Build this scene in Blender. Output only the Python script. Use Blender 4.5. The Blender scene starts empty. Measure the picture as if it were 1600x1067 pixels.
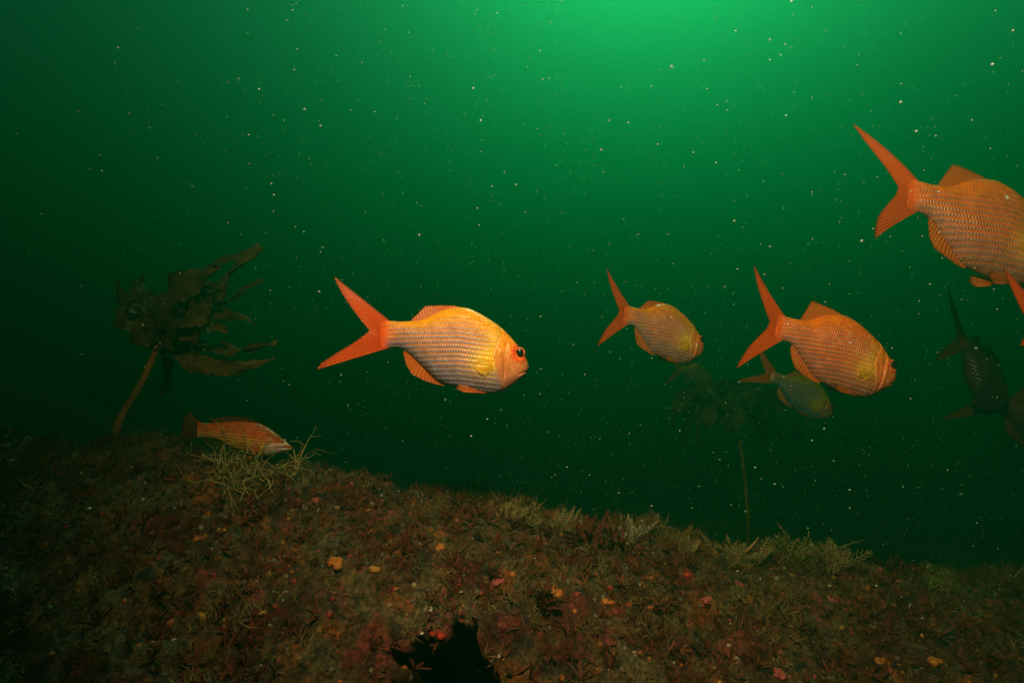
import bpy, math, random
import numpy as np
from mathutils import Vector, Matrix

R = math.radians
scene = bpy.context.scene
col = scene.collection

# ------------------------------------------------------------------ camera, sky, sun, strobe, exposure
FPX = 953.0                       # focal length in pixels of the 1600 wide photograph
PITCH = R(3.0)
CAM = np.array((0.0, 0.0, 1.6))
cam_data = bpy.data.cameras.new('camera')
cam_data.sensor_width = 36.0
cam_data.lens = FPX / 1600 * 36.0
cam_data.clip_start = 0.02
cam_data.clip_end = 200
cam_data.dof.use_dof = True
cam_data.dof.focus_distance = 1.06
cam_data.dof.aperture_fstop = 14.0
cam = bpy.data.objects.new('camera', cam_data)
cam.location = CAM
cam.rotation_euler = (R(90) + PITCH, 0, 0)
col.objects.link(cam)
scene.camera = cam

SUN_EL, SUN_AZ = R(49), R(15.5)     # refracted sunlight under water, azimuth to the right of the view axis
world = bpy.data.worlds.new('World')
scene.world = world
world.use_nodes = True
wn = world.node_tree.nodes
sky = wn.new('ShaderNodeTexSky')
sky.sky_type = 'NISHITA'
sky.sun_disc = False
sky.sun_elevation = SUN_EL
sky.sun_rotation = SUN_AZ
wn['Background'].inputs['Strength'].default_value = 0.05
world.node_tree.links.new(sky.outputs[0], wn['Background'].inputs['Color'])

sun_data = bpy.data.lights.new('sun', 'SUN')
sun_data.energy = 5.0
sun_data.angle = R(0.5)
sun_data.color = (1.0, 0.96, 0.9)
sun = bpy.data.objects.new('sun', sun_data)
to_sun = Vector((math.sin(SUN_AZ) * math.cos(SUN_EL), math.cos(SUN_AZ) * math.cos(SUN_EL), math.sin(SUN_EL)))
sun.rotation_euler = to_sun.to_track_quat('Z', 'Y').to_euler()
sun.location = (0, 0, 6)
col.objects.link(sun)

# the diver's flash above the camera: it lights the fish and the reef in the photograph
fl_data = bpy.data.lights.new('camera_strobe', 'SPOT')
fl_data.energy = 430.0
fl_data.shadow_soft_size = 0.05
fl_data.spot_size = R(116)
fl_data.spot_blend = 1.0
fl_data.color = (1.0, 0.49, 0.31)
flash = bpy.data.objects.new('camera_strobe', fl_data)
flash.location = (-0.04, 0.02, 1.6 + 0.60)
aim = Vector((0.36, 1.15, 1.6 + 0.26)) - Vector(flash.location)
flash.rotation_euler = aim.to_track_quat('-Z', 'Y').to_euler()
col.objects.link(flash)

scene.view_settings.view_transform = 'Standard'
scene.view_settings.look = 'None'
scene.view_settings.exposure = -0.9
scene.view_settings.gamma = 1.0
scene.view_settings.use_curve_mapping = False
scene.render.engine = 'CYCLES'
cy = scene.cycles
cy.use_denoising = True
try:
    cy.denoiser = 'OPENIMAGEDENOISE'
    cy.denoising_input_passes = 'RGB_ALBEDO_NORMAL'
except Exception:
    pass
cy.max_bounces = 4
cy.diffuse_bounces = 2
cy.glossy_bounces = 2
cy.transmission_bounces = 3
cy.volume_bounces = 0
cy.use_adaptive_sampling = False
cy.caustics_reflective = False
cy.caustics_refractive = False

SP, CP = math.sin(PITCH), math.cos(PITCH)


def P(px, py, d):
    """world point seen at a pixel of the 1600x1067 photograph, d metres along the view axis"""
    a, b = (px - 800) / FPX, (533.5 - py) / FPX
    return CAM + d * np.array((a, CP - b * SP, SP + b * CP))


# ------------------------------------------------------------------ numpy noise
_rs = np.random.RandomState(7)
_perm = np.concatenate([_rs.permutation(256)] * 3)
_grad = _rs.normal(size=(256, 3))
_grad /= np.linalg.norm(_grad, axis=1)[:, None]


def perlin(p):
    p = np.asarray(p, float)
    i = np.floor(p).astype(int)
    f = p - i
    i &= 255
    u = f * f * f * (f * (f * 6 - 15) + 10)
    out = 0
    for dx in (0, 1):
        wx = u[..., 0] if dx else 1 - u[..., 0]
        for dy in (0, 1):
            wy = u[..., 1] if dy else 1 - u[..., 1]
            for dz in (0, 1):
                wz = u[..., 2] if dz else 1 - u[..., 2]
                h = _perm[_perm[_perm[(i[..., 0] + dx) & 255] + ((i[..., 1] + dy) & 255)] + ((i[..., 2] + dz) & 255)]
                out = out + wx * wy * wz * ((_grad[h] * (f - np.array((dx, dy, dz)))).sum(-1))
    return out * 1.6


def fbm(p, octaves=4, gain=0.5):
    a, s, t = 1.0, 0.0, np.asarray(p, float)
    for k in range(octaves):
        s = s + a * perlin(t + 17.3 * k)
        a *= gain
        t = t * 2.03
    return s


def sstep(a, b, x):
    t = np.clip((x - a) / (b - a), 0, 1)
    return t * t * (3 - 2 * t)


# ------------------------------------------------------------------ mesh and tag helpers
def mk(name, V, F, mat, parent=None, attrs=None, smooth=True):
    V = np.asarray(V, np.float32).reshape(-1, 3)
    F = np.asarray(F, np.int32)
    k = F.shape[1]
    me = bpy.data.meshes.new(name)
    me.vertices.add(len(V))
    me.vertices.foreach_set('co', V.ravel())
    me.loops.add(F.size)
    me.loops.foreach_set('vertex_index', F.ravel())
    me.polygons.add(len(F))
    me.polygons.foreach_set('loop_start', np.arange(0, F.size, k, dtype=np.int32))
    try:
        me.polygons.foreach_set('loop_total', np.full(len(F), k, np.int32))
    except Exception:
        pass
    for an, av in (attrs or {}).items():
        av = np.asarray(av, np.float32)
        if av.ndim == 1:
            at = me.attributes.new(an, 'FLOAT', 'POINT')
            at.data.foreach_set('value', av)
        elif av.shape[1] == 4:
            at = me.attributes.new(an, 'FLOAT_COLOR', 'POINT')
            at.data.foreach_set('color', av.ravel())
        else:
            at = me.attributes.new(an, 'FLOAT_VECTOR', 'POINT')
            at.data.foreach_set('vector', av.ravel())
    me.update(calc_edges=True)
    me.validate()
    if smooth:
        me.polygons.foreach_set('use_smooth', np.ones(len(me.polygons), bool))
    me.materials.append(mat)
    o = bpy.data.objects.new(name, me)
    col.objects.link(o)
    if parent is not None:
        o.parent = parent
    return o


def tag(o, label, cat=None, group=None, kind=None):
    o['label'] = label
    if cat:
        o['category'] = cat
    if group:
        o['group'] = group
    if kind:
        o['kind'] = kind
    return o


def empty(name, loc, rot=None):
    o = bpy.data.objects.new(name, None)
    o.empty_display_size = 0.05
    o.location = loc
    if rot is not None:
        o.rotation_euler = rot
    col.objects.link(o)
    return o


def grid_faces(nu, nv, wrap_v=False, off=0, flip=False):
    i = np.arange(nu - 1)[:, None]
    j = np.arange(nv if wrap_v else nv - 1)[None, :]
    j2 = (j + 1) % nv
    a, b, c, d = i * nv + j, i * nv + j2, (i + 1) * nv + j2, (i + 1) * nv + j
    f = np.stack([a + 0 * b, b + 0 * a, c + 0 * a, d + 0 * b], -1).reshape(-1, 4) + off
    return f[:, ::-1] if flip else f


def rgba(c):
    c = np.asarray(c, float)
    return np.concatenate([c, np.ones(c.shape[:-1] + (1,))], -1)


# ------------------------------------------------------------------ materials
class NT:
    def __init__(self, name):
        self.m = bpy.data.materials.new(name)
        self.m.use_nodes = True
        self.t = self.m.node_tree
        self.b = self.t.nodes['Principled BSDF']
        self.out = self.t.nodes['Material Output']

    def n(self, typ, **kw):
        x = self.t.nodes.new(typ)
        for k, v in kw.items():
            setattr(x, k, v)
        return x

    def l(self, a, b):
        self.t.links.new(a, b)

    def val(self, sock, v):
        if hasattr(v, 'is_output'):
            self.l(v, sock)
        else:
            sock.default_value = v

    def math(self, op, a, b=0.0, c=None):
        x = self.n('ShaderNodeMath', operation=op)
        self.val(x.inputs[0], a)
        self.val(x.inputs[1], b)
        if c is not None:
            self.val(x.inputs[2], c)
        return x.outputs[0]

    def mix(self, f, a, b, blend='MIX'):
        x = self.n('ShaderNodeMix', data_type='RGBA', blend_type=blend)
        self.val(x.inputs['Factor'], f)
        self.val(x.inputs['A'], a)
        self.val(x.inputs['B'], b)
        return x.outputs['Result']

    def attr(self, name):
        return self.n('ShaderNodeAttribute', attribute_name=name)

    def noise(self, scale, detail=3.0, vec=None, rough=0.55):
        x = self.n('ShaderNodeTexNoise')
        x.inputs['Scale'].default_value = scale
        x.inputs['Detail'].default_value = detail
        x.inputs['Roughness'].default_value = rough
        if vec is None:
            tc = self.n('ShaderNodeTexCoord')
            vec = tc.outputs['Object']
        self.l(vec, x.inputs['Vector'])
        return x

    def ramp(self, f, stops):
        x = self.n('ShaderNodeValToRGB')
        e = x.color_ramp.elements
        while len(e) < len(stops):
            e.new(0.5)
        for k, (p, c) in enumerate(stops):
            e[k].position = p
            e[k].color = (*c, 1)
        self.l(f, x.inputs[0])
        return x.outputs[0]

    def bump(self, h, strength=0.5, dist=0.01):
        x = self.n('ShaderNodeBump')
        x.inputs['Strength'].default_value = strength
        x.inputs['Distance'].default_value = dist
        self.l(h, x.inputs['Height'])
        self.l(x.outputs[0], self.b.inputs['Normal'])
        return x


def fish_body_mat():
    m = NT('fish_scales')
    uv = m.attr('fuv')
    sx = m.n('ShaderNodeSeparateXYZ')
    m.l(uv.outputs['Vector'], sx.inputs[0])
    r = m.math('DIVIDE', sx.outputs[1], 30.0)
    fr = m.math('FRACT', r)
    fl = m.math('FLOOR', r)
    stripe = m.math('MULTIPLY', m.math('ABSOLUTE', m.math('SUBTRACT', fr, 0.5)), 2.0)     # 1 between the rows
    c = m.math('FRACT', m.math('ADD', m.math('DIVIDE', sx.outputs[0], 17.0), m.math('MULTIPLY', fl, 0.5)))
    ca = m.math('MULTIPLY', m.math('ABSOLUTE', m.math('SUBTRACT', c, 0.5)), 2.0)
    sc = m.attr('scaly').outputs['Fac']
    line = m.n('ShaderNodeMapRange')
    line.interpolation_type = 'SMOOTHSTEP'
    m.l(stripe, line.inputs[0])
    line.inputs[1].default_value = 0.45
    line.inputs[2].default_value = 0.95
    gap = m.n('ShaderNodeMapRange')
    gap.interpolation_type = 'SMOOTHSTEP'
    m.l(ca, gap.inputs[0])
    gap.inputs[1].default_value = 0.45
    gap.inputs[2].default_value = 1.0
    cell = m.attr('cell').outputs['Color']
    linec = m.attr('line').outputs['Color']
    nz = m.noise(60, 4)
    base = m.mix(m.math('MULTIPLY', line.outputs[0], sc), cell, linec)
    dark = m.mix(0.5, base, linec)
    base = m.mix(m.math('MULTIPLY', m.math('MULTIPLY', gap.outputs[0], 0.75), sc), base, dark)
    vary = m.ramp(nz.outputs[0], [(0.3, (0.72, 0.7, 0.68)), (0.7, (1.12, 1.12, 1.12))])
    base = m.mix(1.0, base, vary, 'MULTIPLY')
    m.l(base, m.b.inputs['Base Color'])
    hgt = m.math('MULTIPLY', m.math('MULTIPLY', m.math('SUBTRACT', 1.0, m.math('POWER', stripe, 2.0)),
                                    m.math('SUBTRACT', 1.0, m.math('POWER', ca, 3.0))), sc)
    hgt = m.math('ADD', hgt, m.math('MULTIPLY', m.noise(240, 3).outputs[0], 0.35))
    m.bump(hgt, 0.8, 0.0012)
    m.b.inputs['Roughness'].default_value = 0.30
    m.b.inputs['Specular IOR Level'].default_value = 0.42
    m.b.inputs['Subsurface Weight'].default_value = 0.0
    return m.m


def fin_mat(name, c1, c2, trans=0.35, clear=0.0):
    m = NT(name)
    uv = m.attr('fuv')
    sx = m.n('ShaderNodeSeparateXYZ')
    m.l(uv.outputs['Vector'], sx.inputs[0])
    s = m.math('MULTIPLY', m.math('ABSOLUTE', m.math('SUBTRACT', m.math('FRACT', sx.outputs[0]), 0.5)), 2.0)
    nz = m.noise(70, 4)
    f = m.math('ADD', m.math('MULTIPLY', s, 0.75), m.math('MULTIPLY', nz.outputs[0], 0.35))
    c = m.mix(f, (*c1, 1), (*c2, 1))
    edge = m.attr('edge').outputs['Fac']                     # dusky outer rim of the fin
    c = m.mix(m.math('MULTIPLY', edge, 0.0 if clear else 0.55), c, (c2[0] * 0.3, c2[1] * 0.3, c2[2] * 0.5, 1))
    m.l(c, m.b.inputs['Base Color'])
    m.b.inputs['Roughness'].default_value = 0.45
    tr = m.n('ShaderNodeBsdfTranslucent')
    m.l(c, tr.inputs['Color'])
    ms = m.n('ShaderNodeMixShader')
    ms.inputs[0].default_value = trans
    m.l(m.b.outputs[0], ms.inputs[1])
    m.l(tr.outputs[0], ms.inputs[2])
    if clear:                                                # glassy membrane between the rays
        tp = m.n('ShaderNodeBsdfTransparent')
        mc = m.n('ShaderNodeMixShader')
        m.l(m.math('MULTIPLY', m.math('SUBTRACT', 1.0, s), clear * 1.6), mc.inputs[0])
        m.l(ms.outputs[0], mc.inputs[1])
        m.l(tp.outputs[0], mc.inputs[2])
        ms = mc
    m.l(ms.outputs[0], m.out.inputs['Surface'])
    m.bump(m.math('ADD', s, nz.outputs[0]), 0.5, 0.0012)
    return m.m


def plain_mat(name, c, rough=0.5, noise=40, amt=0.35, bump=0.0, spec=0.4, attr=None, trans=0.0):
    m = NT(name)
    nz = m.noise(noise, 5)
    src = m.attr(attr).outputs['Color'] if attr else (*c, 1)
    lo, hi = 1 - amt, 1 + amt
    v = m.ramp(nz.outputs[0], [(0.28, (lo, lo, lo)), (0.72, (hi, hi, hi))])
    cc = m.mix(1.0, src, v, 'MULTIPLY')
    m.l(cc, m.b.inputs['Base Color'])
    m.b.inputs['Roughness'].default_value = rough
    m.b.inputs['Specular IOR Level'].default_value = spec
    if bump:
        m.bump(nz.outputs[0], 0.7, bump)
    if trans:
        tr = m.n('ShaderNodeBsdfTranslucent')
        m.l(cc, tr.inputs['Color'])
        ms = m.n('ShaderNodeMixShader')
        ms.inputs[0].default_value = trans
        m.l(m.b.outputs[0], ms.inputs[1])
        m.l(tr.outputs[0], ms.inputs[2])
        m.l(ms.outputs[0], m.out.inputs['Surface'])
    return m.m


M = {
    'fish': fish_body_mat(),
    'fin_red': fin_mat('red_fin', (0.84, 0.125, 0.010), (0.68, 0.07, 0.005)),
    'fin_orange': fin_mat('orange_fin', (0.74, 0.20, 0.025), (0.46, 0.09, 0.012)),
    'fin_yellow': fin_mat('yellow_fin', (0.90, 0.62, 0.03), (0.85, 0.52, 0.02), 0.3, clear=0.6),
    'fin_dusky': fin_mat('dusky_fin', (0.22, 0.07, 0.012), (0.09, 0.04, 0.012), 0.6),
    'fin_green': fin_mat('green_fin', (0.10, 0.12, 0.02), (0.04, 0.07, 0.012), 0.5),
    'iris': plain_mat('fish_iris', (0.85, 0.13, 0.03), 0.25, 120, 0.25),
    'iris_pale': plain_mat('pale_iris', (0.55, 0.42, 0.3), 0.25, 120, 0.25),
    'pupil': plain_mat('fish_pupil', (0.008, 0.005, 0.004), 0.2, 50, 0.1, spec=0.25),
    'rock': None,
    'turf': plain_mat('turf_algae', (1, 1, 1), 0.8, 90, 0.3, attr='tint', spec=0.15, trans=0.2),
    'weed': plain_mat('seaweed', (1, 1, 1), 0.7, 60, 0.3, attr='tint', spec=0.2, trans=0.25),
    'sponge': plain_mat('sponge', (1, 1, 1), 0.55, 140, 0.45, bump=0.003, attr='tint', spec=0.4),
    'kelp': plain_mat('kelp_blade', (0.125, 0.075, 0.022), 0.6, 22, 0.6, bump=0.006, spec=0.15, trans=0.15),
    'stipe': plain_mat('kelp_stipe', (0.42, 0.20, 0.04), 0.5, 35, 0.35, bump=0.003, spec=0.35),
    'snow': plain_mat('marine_snow', (0.42, 0.62, 0.60), 0.9, 10, 0.1, spec=0.1, trans=0.4),
    'tube': plain_mat('worm_tube', (0.5, 0.27, 0.12), 0.6, 80, 0.3, bump=0.001),
    'shell': plain_mat('shell', (0.7, 0.66, 0.56), 0.4, 60, 0.2),
}

m = NT('reef_rock')
nz = m.noise(95, 8, rough=0.72)
v = m.ramp(nz.outputs[0], [(0.36, (0.2, 0.18, 0.17)), (0.52, (0.85, 0.82, 0.8)), (0.66, (1.9, 1.6, 1.35))])
m.l(m.mix(1.0, m.attr('tint').outputs['Color'], v, 'MULTIPLY'), m.b.inputs['Base Color'])
m.b.inputs['Roughness'].default_value = 0.75
m.b.inputs['Specular IOR Level'].default_value = 0.3
m.bump(nz.outputs[0], 1.0, 0.012)
M['rock'] = m.m
m = NT('sea_floor')
nz = m.noise(1.3, 8, rough=0.65)
m.l(m.ramp(nz.outputs[0], [(0.3, (0.025, 0.02, 0.012)), (0.6, (0.07, 0.05, 0.028)), (0.8, (0.11, 0.085, 0.05))]), m.b.inputs['Base Color'])
m.b.inputs['Roughness'].default_value = 0.9
m.bump(m.noise(9, 8, rough=0.7).outputs[0], 1.0, 0.08)
M['floor'] = m.m

# ------------------------------------------------------------------ water: one closed box of green sea water
SURF = 4.9                        # height of the water surface
b = 42.0
hv = [(-b, -b, -2.6), (b, -b, -2.6), (b, b, -2.6), (-b, b, -2.6), (-b, -b, SURF), (b, -b, SURF), (b, b, SURF), (-b, b, SURF)]
hf = [(3, 2, 1, 0), (4, 5, 6, 7), (0, 1, 5, 4), (1, 2, 6, 5), (2, 3, 7, 6), (3, 0, 4, 7)]
hm = bpy.data.materials.new('sea_water')
hm.use_nodes = True
ht = hm.node_tree
ht.nodes.remove(ht.nodes['Principled BSDF'])
pv = ht.nodes.new('ShaderNodeVolumePrincipled')
pv.inputs['Color'].default_value = (0.0006, 0.42, 0.14, 1)
pv.inputs['Absorption Color'].default_value = (0.065, 0.5, 0.12, 1)
pv.inputs['Density'].default_value = 0.64
pv.inputs['Anisotropy'].default_value = 0.78
ht.links.new(pv.outputs[0], ht.nodes['Material Output'].inputs['Volume'])
try:
    hm.cycles.homogeneous_volume = True
    hm.cycles.volume_sampling = 'MULTIPLE_IMPORTANCE'
except Exception:
    pass
haze = mk('haze', hv, hf, hm, smooth=False)
tag(haze, 'murky green sea water filling the whole scene', 'water', kind='stuff')

# ------------------------------------------------------------------ sea floor far below and behind
FLOOR = CAM[2] - 0.80


def floor_h(x, y):
    p = np.stack([x, y, 0 * x], -1)
    h = FLOOR + 0.16 * fbm(p * 0.55 + 3.1, 4) + 0.05 * fbm(p * 2.7, 3)
    h = h + 1.05 * np.exp(-(((x + 3.5) / 1.1) ** 2 + ((y - 3.7) / 1.2) ** 2))          # rocky rise on the left
    h = h + 0.35 * np.exp(-(((x - 3.0) / 2.6) ** 2 + ((y - 5.5) / 1.2) ** 2))
    h = h - 0.8 * np.exp(-((x / 3.0) ** 2 + ((y - 0.2) / 1.0) ** 2))                   # lower under the ledge
    return h


g = np.sinh(np.linspace(-1, 1, 261) * 3.2)
g = g / g.max() * 36
X, Y = np.meshgrid(g, g + 3.0, indexing='ij')
X, Y = np.clip(X, -38, 38), np.clip(Y, -38, 40)
Z = floor_h(X, Y)
o = mk('sea_floor', np.stack([X, Y, Z], -1), grid_faces(261, 261), M['floor'])
tag(o, 'dark hazy sea floor far behind the reef ledge', kind='structure')

# ------------------------------------------------------------------ the reef ledge
crest_px = [(-300, 690, 1.32), (0, 706, 1.34), (150, 712, 1.36), (250, 706, 1.38), (330, 722, 1.38), (450, 733, 1.36), (520, 756, 1.36),
            (640, 785, 1.36), (750, 790, 1.36), (820, 815, 1.38), (900, 828, 1.40), (1000, 848, 1.42), (1100, 868, 1.45),
            (1200, 882, 1.48), (1300, 884, 1.5), (1400, 902, 1.54), (1500, 924, 1.56), (1600, 920, 1.58), (1900, 905, 1.6)]
cp = np.array([P(*c) for c in crest_px])


CAVE = None


def lumps(p):
    q = p * np.array((1, 1, 0.0))
    return 1 - 2 * np.abs(perlin(q * 11.0 + 4.4))


def reef_surface(x, y):
    """displaced positions of a flat grid of reef points"""
    yc = np.interp(x, cp[:, 0], cp[:, 1])
    zc = np.interp(x, cp[:, 0], cp[:, 2])
    u = yc - y
    zf = zc - 0.10 * u - 0.42 * np.clip(u, 0, 2) ** 2
    ub = np.clip(-u, 0, 3)
    zb = zc - 0.12 * ub - 1.5 * ub ** 2
    z = np.where(u > 0, zf, zb)
    p = np.stack([x, y, 0 * x], -1)
    lump = lumps(p)
    z = z + 0.030 * fbm(p * 4.2 + 9.7, 3) + 0.026 * lump + 0.018 * fbm(p * 19.0 + 1.3, 3) + 0.005 * perlin(p * 70)
    # the dark hole under the lip at the foot of the ledge
    mk_ = 0 * x
    y2 = y
    if CAVE is not None:
        cx = CAVE[0] + 0.02 * perlin(np.stack([y * 20, 0 * y, 0 * y + 3.3], -1))
        wob = 0.017 * perlin(p * 24 + 8) + 0.012 * perlin(p * 60 + 2)
        mk_ = sstep(0.12, 0.085, np.abs(x - cx) + wob) * sstep(CAVE[1] + 0.01, CAVE[1] - 0.012, y + wob * 0.8 + 0.35 * np.abs(x - cx))
        z = z - 0.34 * mk_
        y2 = y + 0.62 * mk_ * sstep(CAVE[1] - 0.42, CAVE[1] - 0.03, y)
    # small pits
    pit = np.clip(perlin(p * 15 + 31.0) - 0.42, 0, 1)
    z = z - 0.13 * pit
    return np.stack([x, y2, z], -1), mk_


def palette(p):
    """crust colours: brown, dark red, tan, orange and pink patches"""
    n1, n2, n3 = fbm(p * 7.0 + 2.0, 3), fbm(p * 13.0 + 40.0, 3), fbm(p * 22.0 + 80.0, 2)
    c = np.zeros(p.shape[:-1] + (3,)) + np.array((0.15, 0.088, 0.048))
    def over(c, k, w):
        w = np.clip(w, 0, 1)[..., None]
        return c * (1 - w) + np.array(k) * w
    c = over(c, (0.19, 0.145, 0.075), sstep(0.0, 0.45, n1))
    c = over(c, (0.12, 0.026, 0.018), sstep(0.05, 0.4, -n1))
    c = over(c, (0.34, 0.105, 0.030), sstep(0.28, 0.55, n2) * 0.85)
    c = over(c, (0.32, 0.065, 0.060), sstep(0.34, 0.6, -n2) * 0.75)
    c = over(c, (0.05, 0.040, 0.034), sstep(0.3, 0.6, n3))
    return c


for d_ in np.arange(0.6, 1.6, 0.003):
    q_ = P(738, 992, d_)
    if reef_surface(np.array([q_[0]]), np.array([q_[1]]))[0][0, 2] > q_[2]:
        break
CAVE = (q_[0], q_[1])
NX, NY = 620, 330
gx = np.linspace(-1.95, 2.1, NX)
gy = np.linspace(0.42, 2.25, NY)
X, Y = np.meshgrid(gx, gy, indexing='ij')
RV, RM = reef_surface(X, Y)
tint = palette(RV * np.array((1, 1, 1.0))) * (1 - 0.0 * RM[..., None])
o = mk('reef', RV, grid_faces(NX, NY), M['rock'], attrs={'tint': rgba(tint.reshape(-1, 3))})
tag(o, 'encrusted brown reef ledge with a small dark cave', kind='structure')
du = RV[2:, 1:-1] - RV[:-2, 1:-1]
dv = RV[1:-1, 2:] - RV[1:-1, :-2]
RN = np.zeros_like(RV)
RN[..., 2] = 1
nn = np.cross(du, dv)
RN[1:-1, 1:-1] = nn / np.linalg.norm(nn, axis=-1)[..., None]


def reef_at(x, y):
    """nearest grid point of the finished reef: position, normal"""
    i = np.clip(((x - gx[0]) / (gx[1] - gx[0])).round().astype(int), 0, NX - 1)
    j = np.clip(((y - gy[0]) / (gy[1] - gy[0])).round().astype(int), 0, NY - 1)
    return RV[i, j], RN[i, j]


def reef_pixel(px, py):
    """the reef point met by the line of sight through a pixel"""
    best = None
    for d in np.arange(0.7, 1.75, 0.004):
        q = P(px, py, d)
        s, n = reef_at(np.array([q[0]]), np.array([q[1]]))
        gap = q[2] - s[0, 2]
        if best is None or abs(gap) < best[0]:
            best = (abs(gap), s[0], n[0])
        if gap < 0:
            return s[0], n[0]
    return best[1], best[2]


# ------------------------------------------------------------------ turf prototypes
def prism(p, q, r0, r1, sides=3):
    d = q - p
    L = np.linalg.norm(d) + 1e-9
    d = d / L
    a = np.cross(d, (0.3, 0.5, 0.8))
    a /= np.linalg.norm(a)
    bb = np.cross(d, a)
    ang = np.arange(sides) * 2 * math.pi / sides
    ring = np.cos(ang)[:, None] * a + np.sin(ang)[:, None] * bb
    V = np.concatenate([p + ring * r0, q + ring * r1])
    F = []
    for k in range(sides):
        k2 = (k + 1) % sides
        F += [(k, k2, sides + k2), (k, sides + k2, sides + k)]
    return V, F


class Acc:
    def __init__(self):
        self.V, self.F, self.n = [], [], 0

    def add(self, V, F):
        self.V.append(np.asarray(V, float))
        self.F.append(np.asarray(F, int) + self.n)
        self.n += len(V)

    def get(self):
        return np.concatenate(self.V), np.concatenate(self.F)


def unit(v):
    return v / (np.linalg.norm(v) + 1e-9)


def branching(rs, stems, height, rad, spread=0.7, curl=0.35, fork=0.75, depth=3, sides=3):
    """a tuft of thin forking branches growing from the origin"""
    acc = Acc()

    def grow(p, d, L, r, lev):
        seg = 2
        for k in range(seg):
            d = unit(d + rs.normal(size=3) * curl * 0.6 + np.array((0, 0, 0.08)))
            q = p + d * L / seg
            acc.add(*prism(p, q, r, r * 0.8, sides))
            p, r = q, r * 0.8
            if lev > 0 and rs.rand() < fork:
                grow(p, unit(d + rs.normal(size=3) * 0.75), L * (0.5 + 0.25 * rs.rand()), r * 0.8, lev - 1)
    for s in range(stems):
        a = rs.rand() * 2 * math.pi
        d = unit(np.array((math.cos(a) * spread * rs.rand(), math.sin(a) * spread * rs.rand(), 1.0)))
        o_ = np.array((rs.normal() * height * 0.12, rs.normal() * height * 0.12, -height * 0.05))
        grow(o_, d, height * (0.6 + 0.4 * rs.rand()), rad, depth - 1)
    return acc.get()


def feather(rs, height, width, rad, n=9):
    """a flat fan: one stem with curved side branches, like a hydroid"""
    acc = Acc()
    p = np.zeros(3)
    lean = rs.normal() * 0.25
    for k in range(n):
        q = p + np.array((lean * height / n, rs.normal() * height * 0.02, height / n))
        acc.add(*prism(p, q, rad * 1.3, rad * 1.1))
        w = width * math.sin(math.pi * (0.25 + 0.7 * (k + 1) / n)) * (0.8 + 0.4 * rs.rand())
        for s in (-1, 1):
            m1 = q + np.array((s * w * 0.5, rs.normal() * w * 0.12, w * 0.22))
            m2 = m1 + np.array((s * w * 0.4, rs.normal() * w * 0.15, w * 0.5))
            acc.add(*prism(q, m1, rad, rad * 0.8))
            acc.add(*prism(m1, m2, rad * 0.8, rad * 0.5))
        p = q
    return acc.get()


def bladed(rs, n, height, width):
    """a rosette of short curled blades"""
    acc = Acc()
    for k in range(n):
        a = rs.rand() * 2 * math.pi
        out = np.array((math.cos(a), math.sin(a), 0))
        side = np.array((-math.sin(a), math.cos(a), 0))
        h, w, sp = height * (0.6 + 0.5 * rs.rand()), width * (0.6 + 0.6 * rs.rand()), 0.3 + 0.8 * rs.rand()
        rows = []
        for t in (0, 0.35, 0.7, 1.0):
            c = out * (sp * h * t * (0.4 + 0.6 * t)) + np.array((0, 0, h * t * (1 - 0.25 * t * sp)))
            ww = w * (0.25 + 1.1 * t - 0.9 * t * t) * 0.5
            tw = rs.normal() * 0.3
            rows += [c - side * ww + out * ww * tw, c + side * ww - out * ww * tw]
        F = []
        for i in range(3):
            F += [(2 * i, 2 * i + 1, 2 * i + 3), (2 * i, 2 * i + 3, 2 * i + 2)]
        acc.add(rows, F)
    return acc.get()


_bm_cache = {}


def ico(sub):
    if sub not in _bm_cache:
        import bmesh
        bm = bmesh.new()
        bmesh.ops.create_icosphere(bm, subdivisions=sub, radius=1)
        bm.verts.ensure_lookup_table()
        _bm_cache[sub] = (np.array([v.co[:] for v in bm.verts]), np.array([[v.index for v in f.verts] for f in bm.faces]))
        bm.free()
    return _bm_cache[sub]


def crumb(rs, r, sub=1):
    V, F = ico(sub)
    off = rs.rand(3) * 50
    k = 1 + 0.45 * fbm(V * 1.4 + off, 2)
    return V * k[:, None] * r * np.array((1, 1, 0.7)), F


def scatter(protos, pts, nrm, scale, rs, lean=0.5):
    """many copies of the prototypes joined to one mesh, each turned and tilted"""
    Vs, Fs, ids, n = [], [], [], 0
    which = rs.randint(len(protos), size=len(pts))
    for k, (pv_, pf_) in enumerate(protos):
        idx = np.where(which == k)[0]
        if not len(idx):
            continue
        c = len(idx)
        up = nrm[idx] * (1 - lean) + np.array((0, 0, 1.0)) * lean + rs.normal(size=(c, 3)) * 0.28
        up /= np.linalg.norm(up, axis=1)[:, None]
        t = rs.normal(size=(c, 3))
        a = np.cross(up, t)
        a /= np.linalg.norm(a, axis=1)[:, None]
        bb = np.cross(up, a)
        B = np.stack([a, bb, up], -1) * scale[idx][:, None, None]
        W = np.einsum('cij,vj->cvi', B, pv_) + pts[idx][:, None, :]
        Vs.append(W.reshape(-1, 3))
        Fs.append((pf_[None] + (np.arange(c) * len(pv_))[:, None, None]).reshape(-1, 3) + n)
        ids.append(np.repeat(idx, len(pv_)))
        n += c * len(pv_)
    return np.concatenate(Vs), np.concatenate(Fs), np.concatenate(ids)


def reef_points(rs, n, ymin=0.72, ymax=1.85):
    y = ymin + (ymax - ymin) * rs.rand(n * 3) ** 0.9
    x = (rs.rand(n * 3) * 2 - 1) * 1.9
    ok = np.abs(x) < 0.88 * y + 0.12
    yc = np.interp(x, cp[:, 0], cp[:, 1])
    ok &= y < yc + 0.22
    x, y = x[ok][:n], y[ok][:n]
    return reef_at(x, y)


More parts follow.
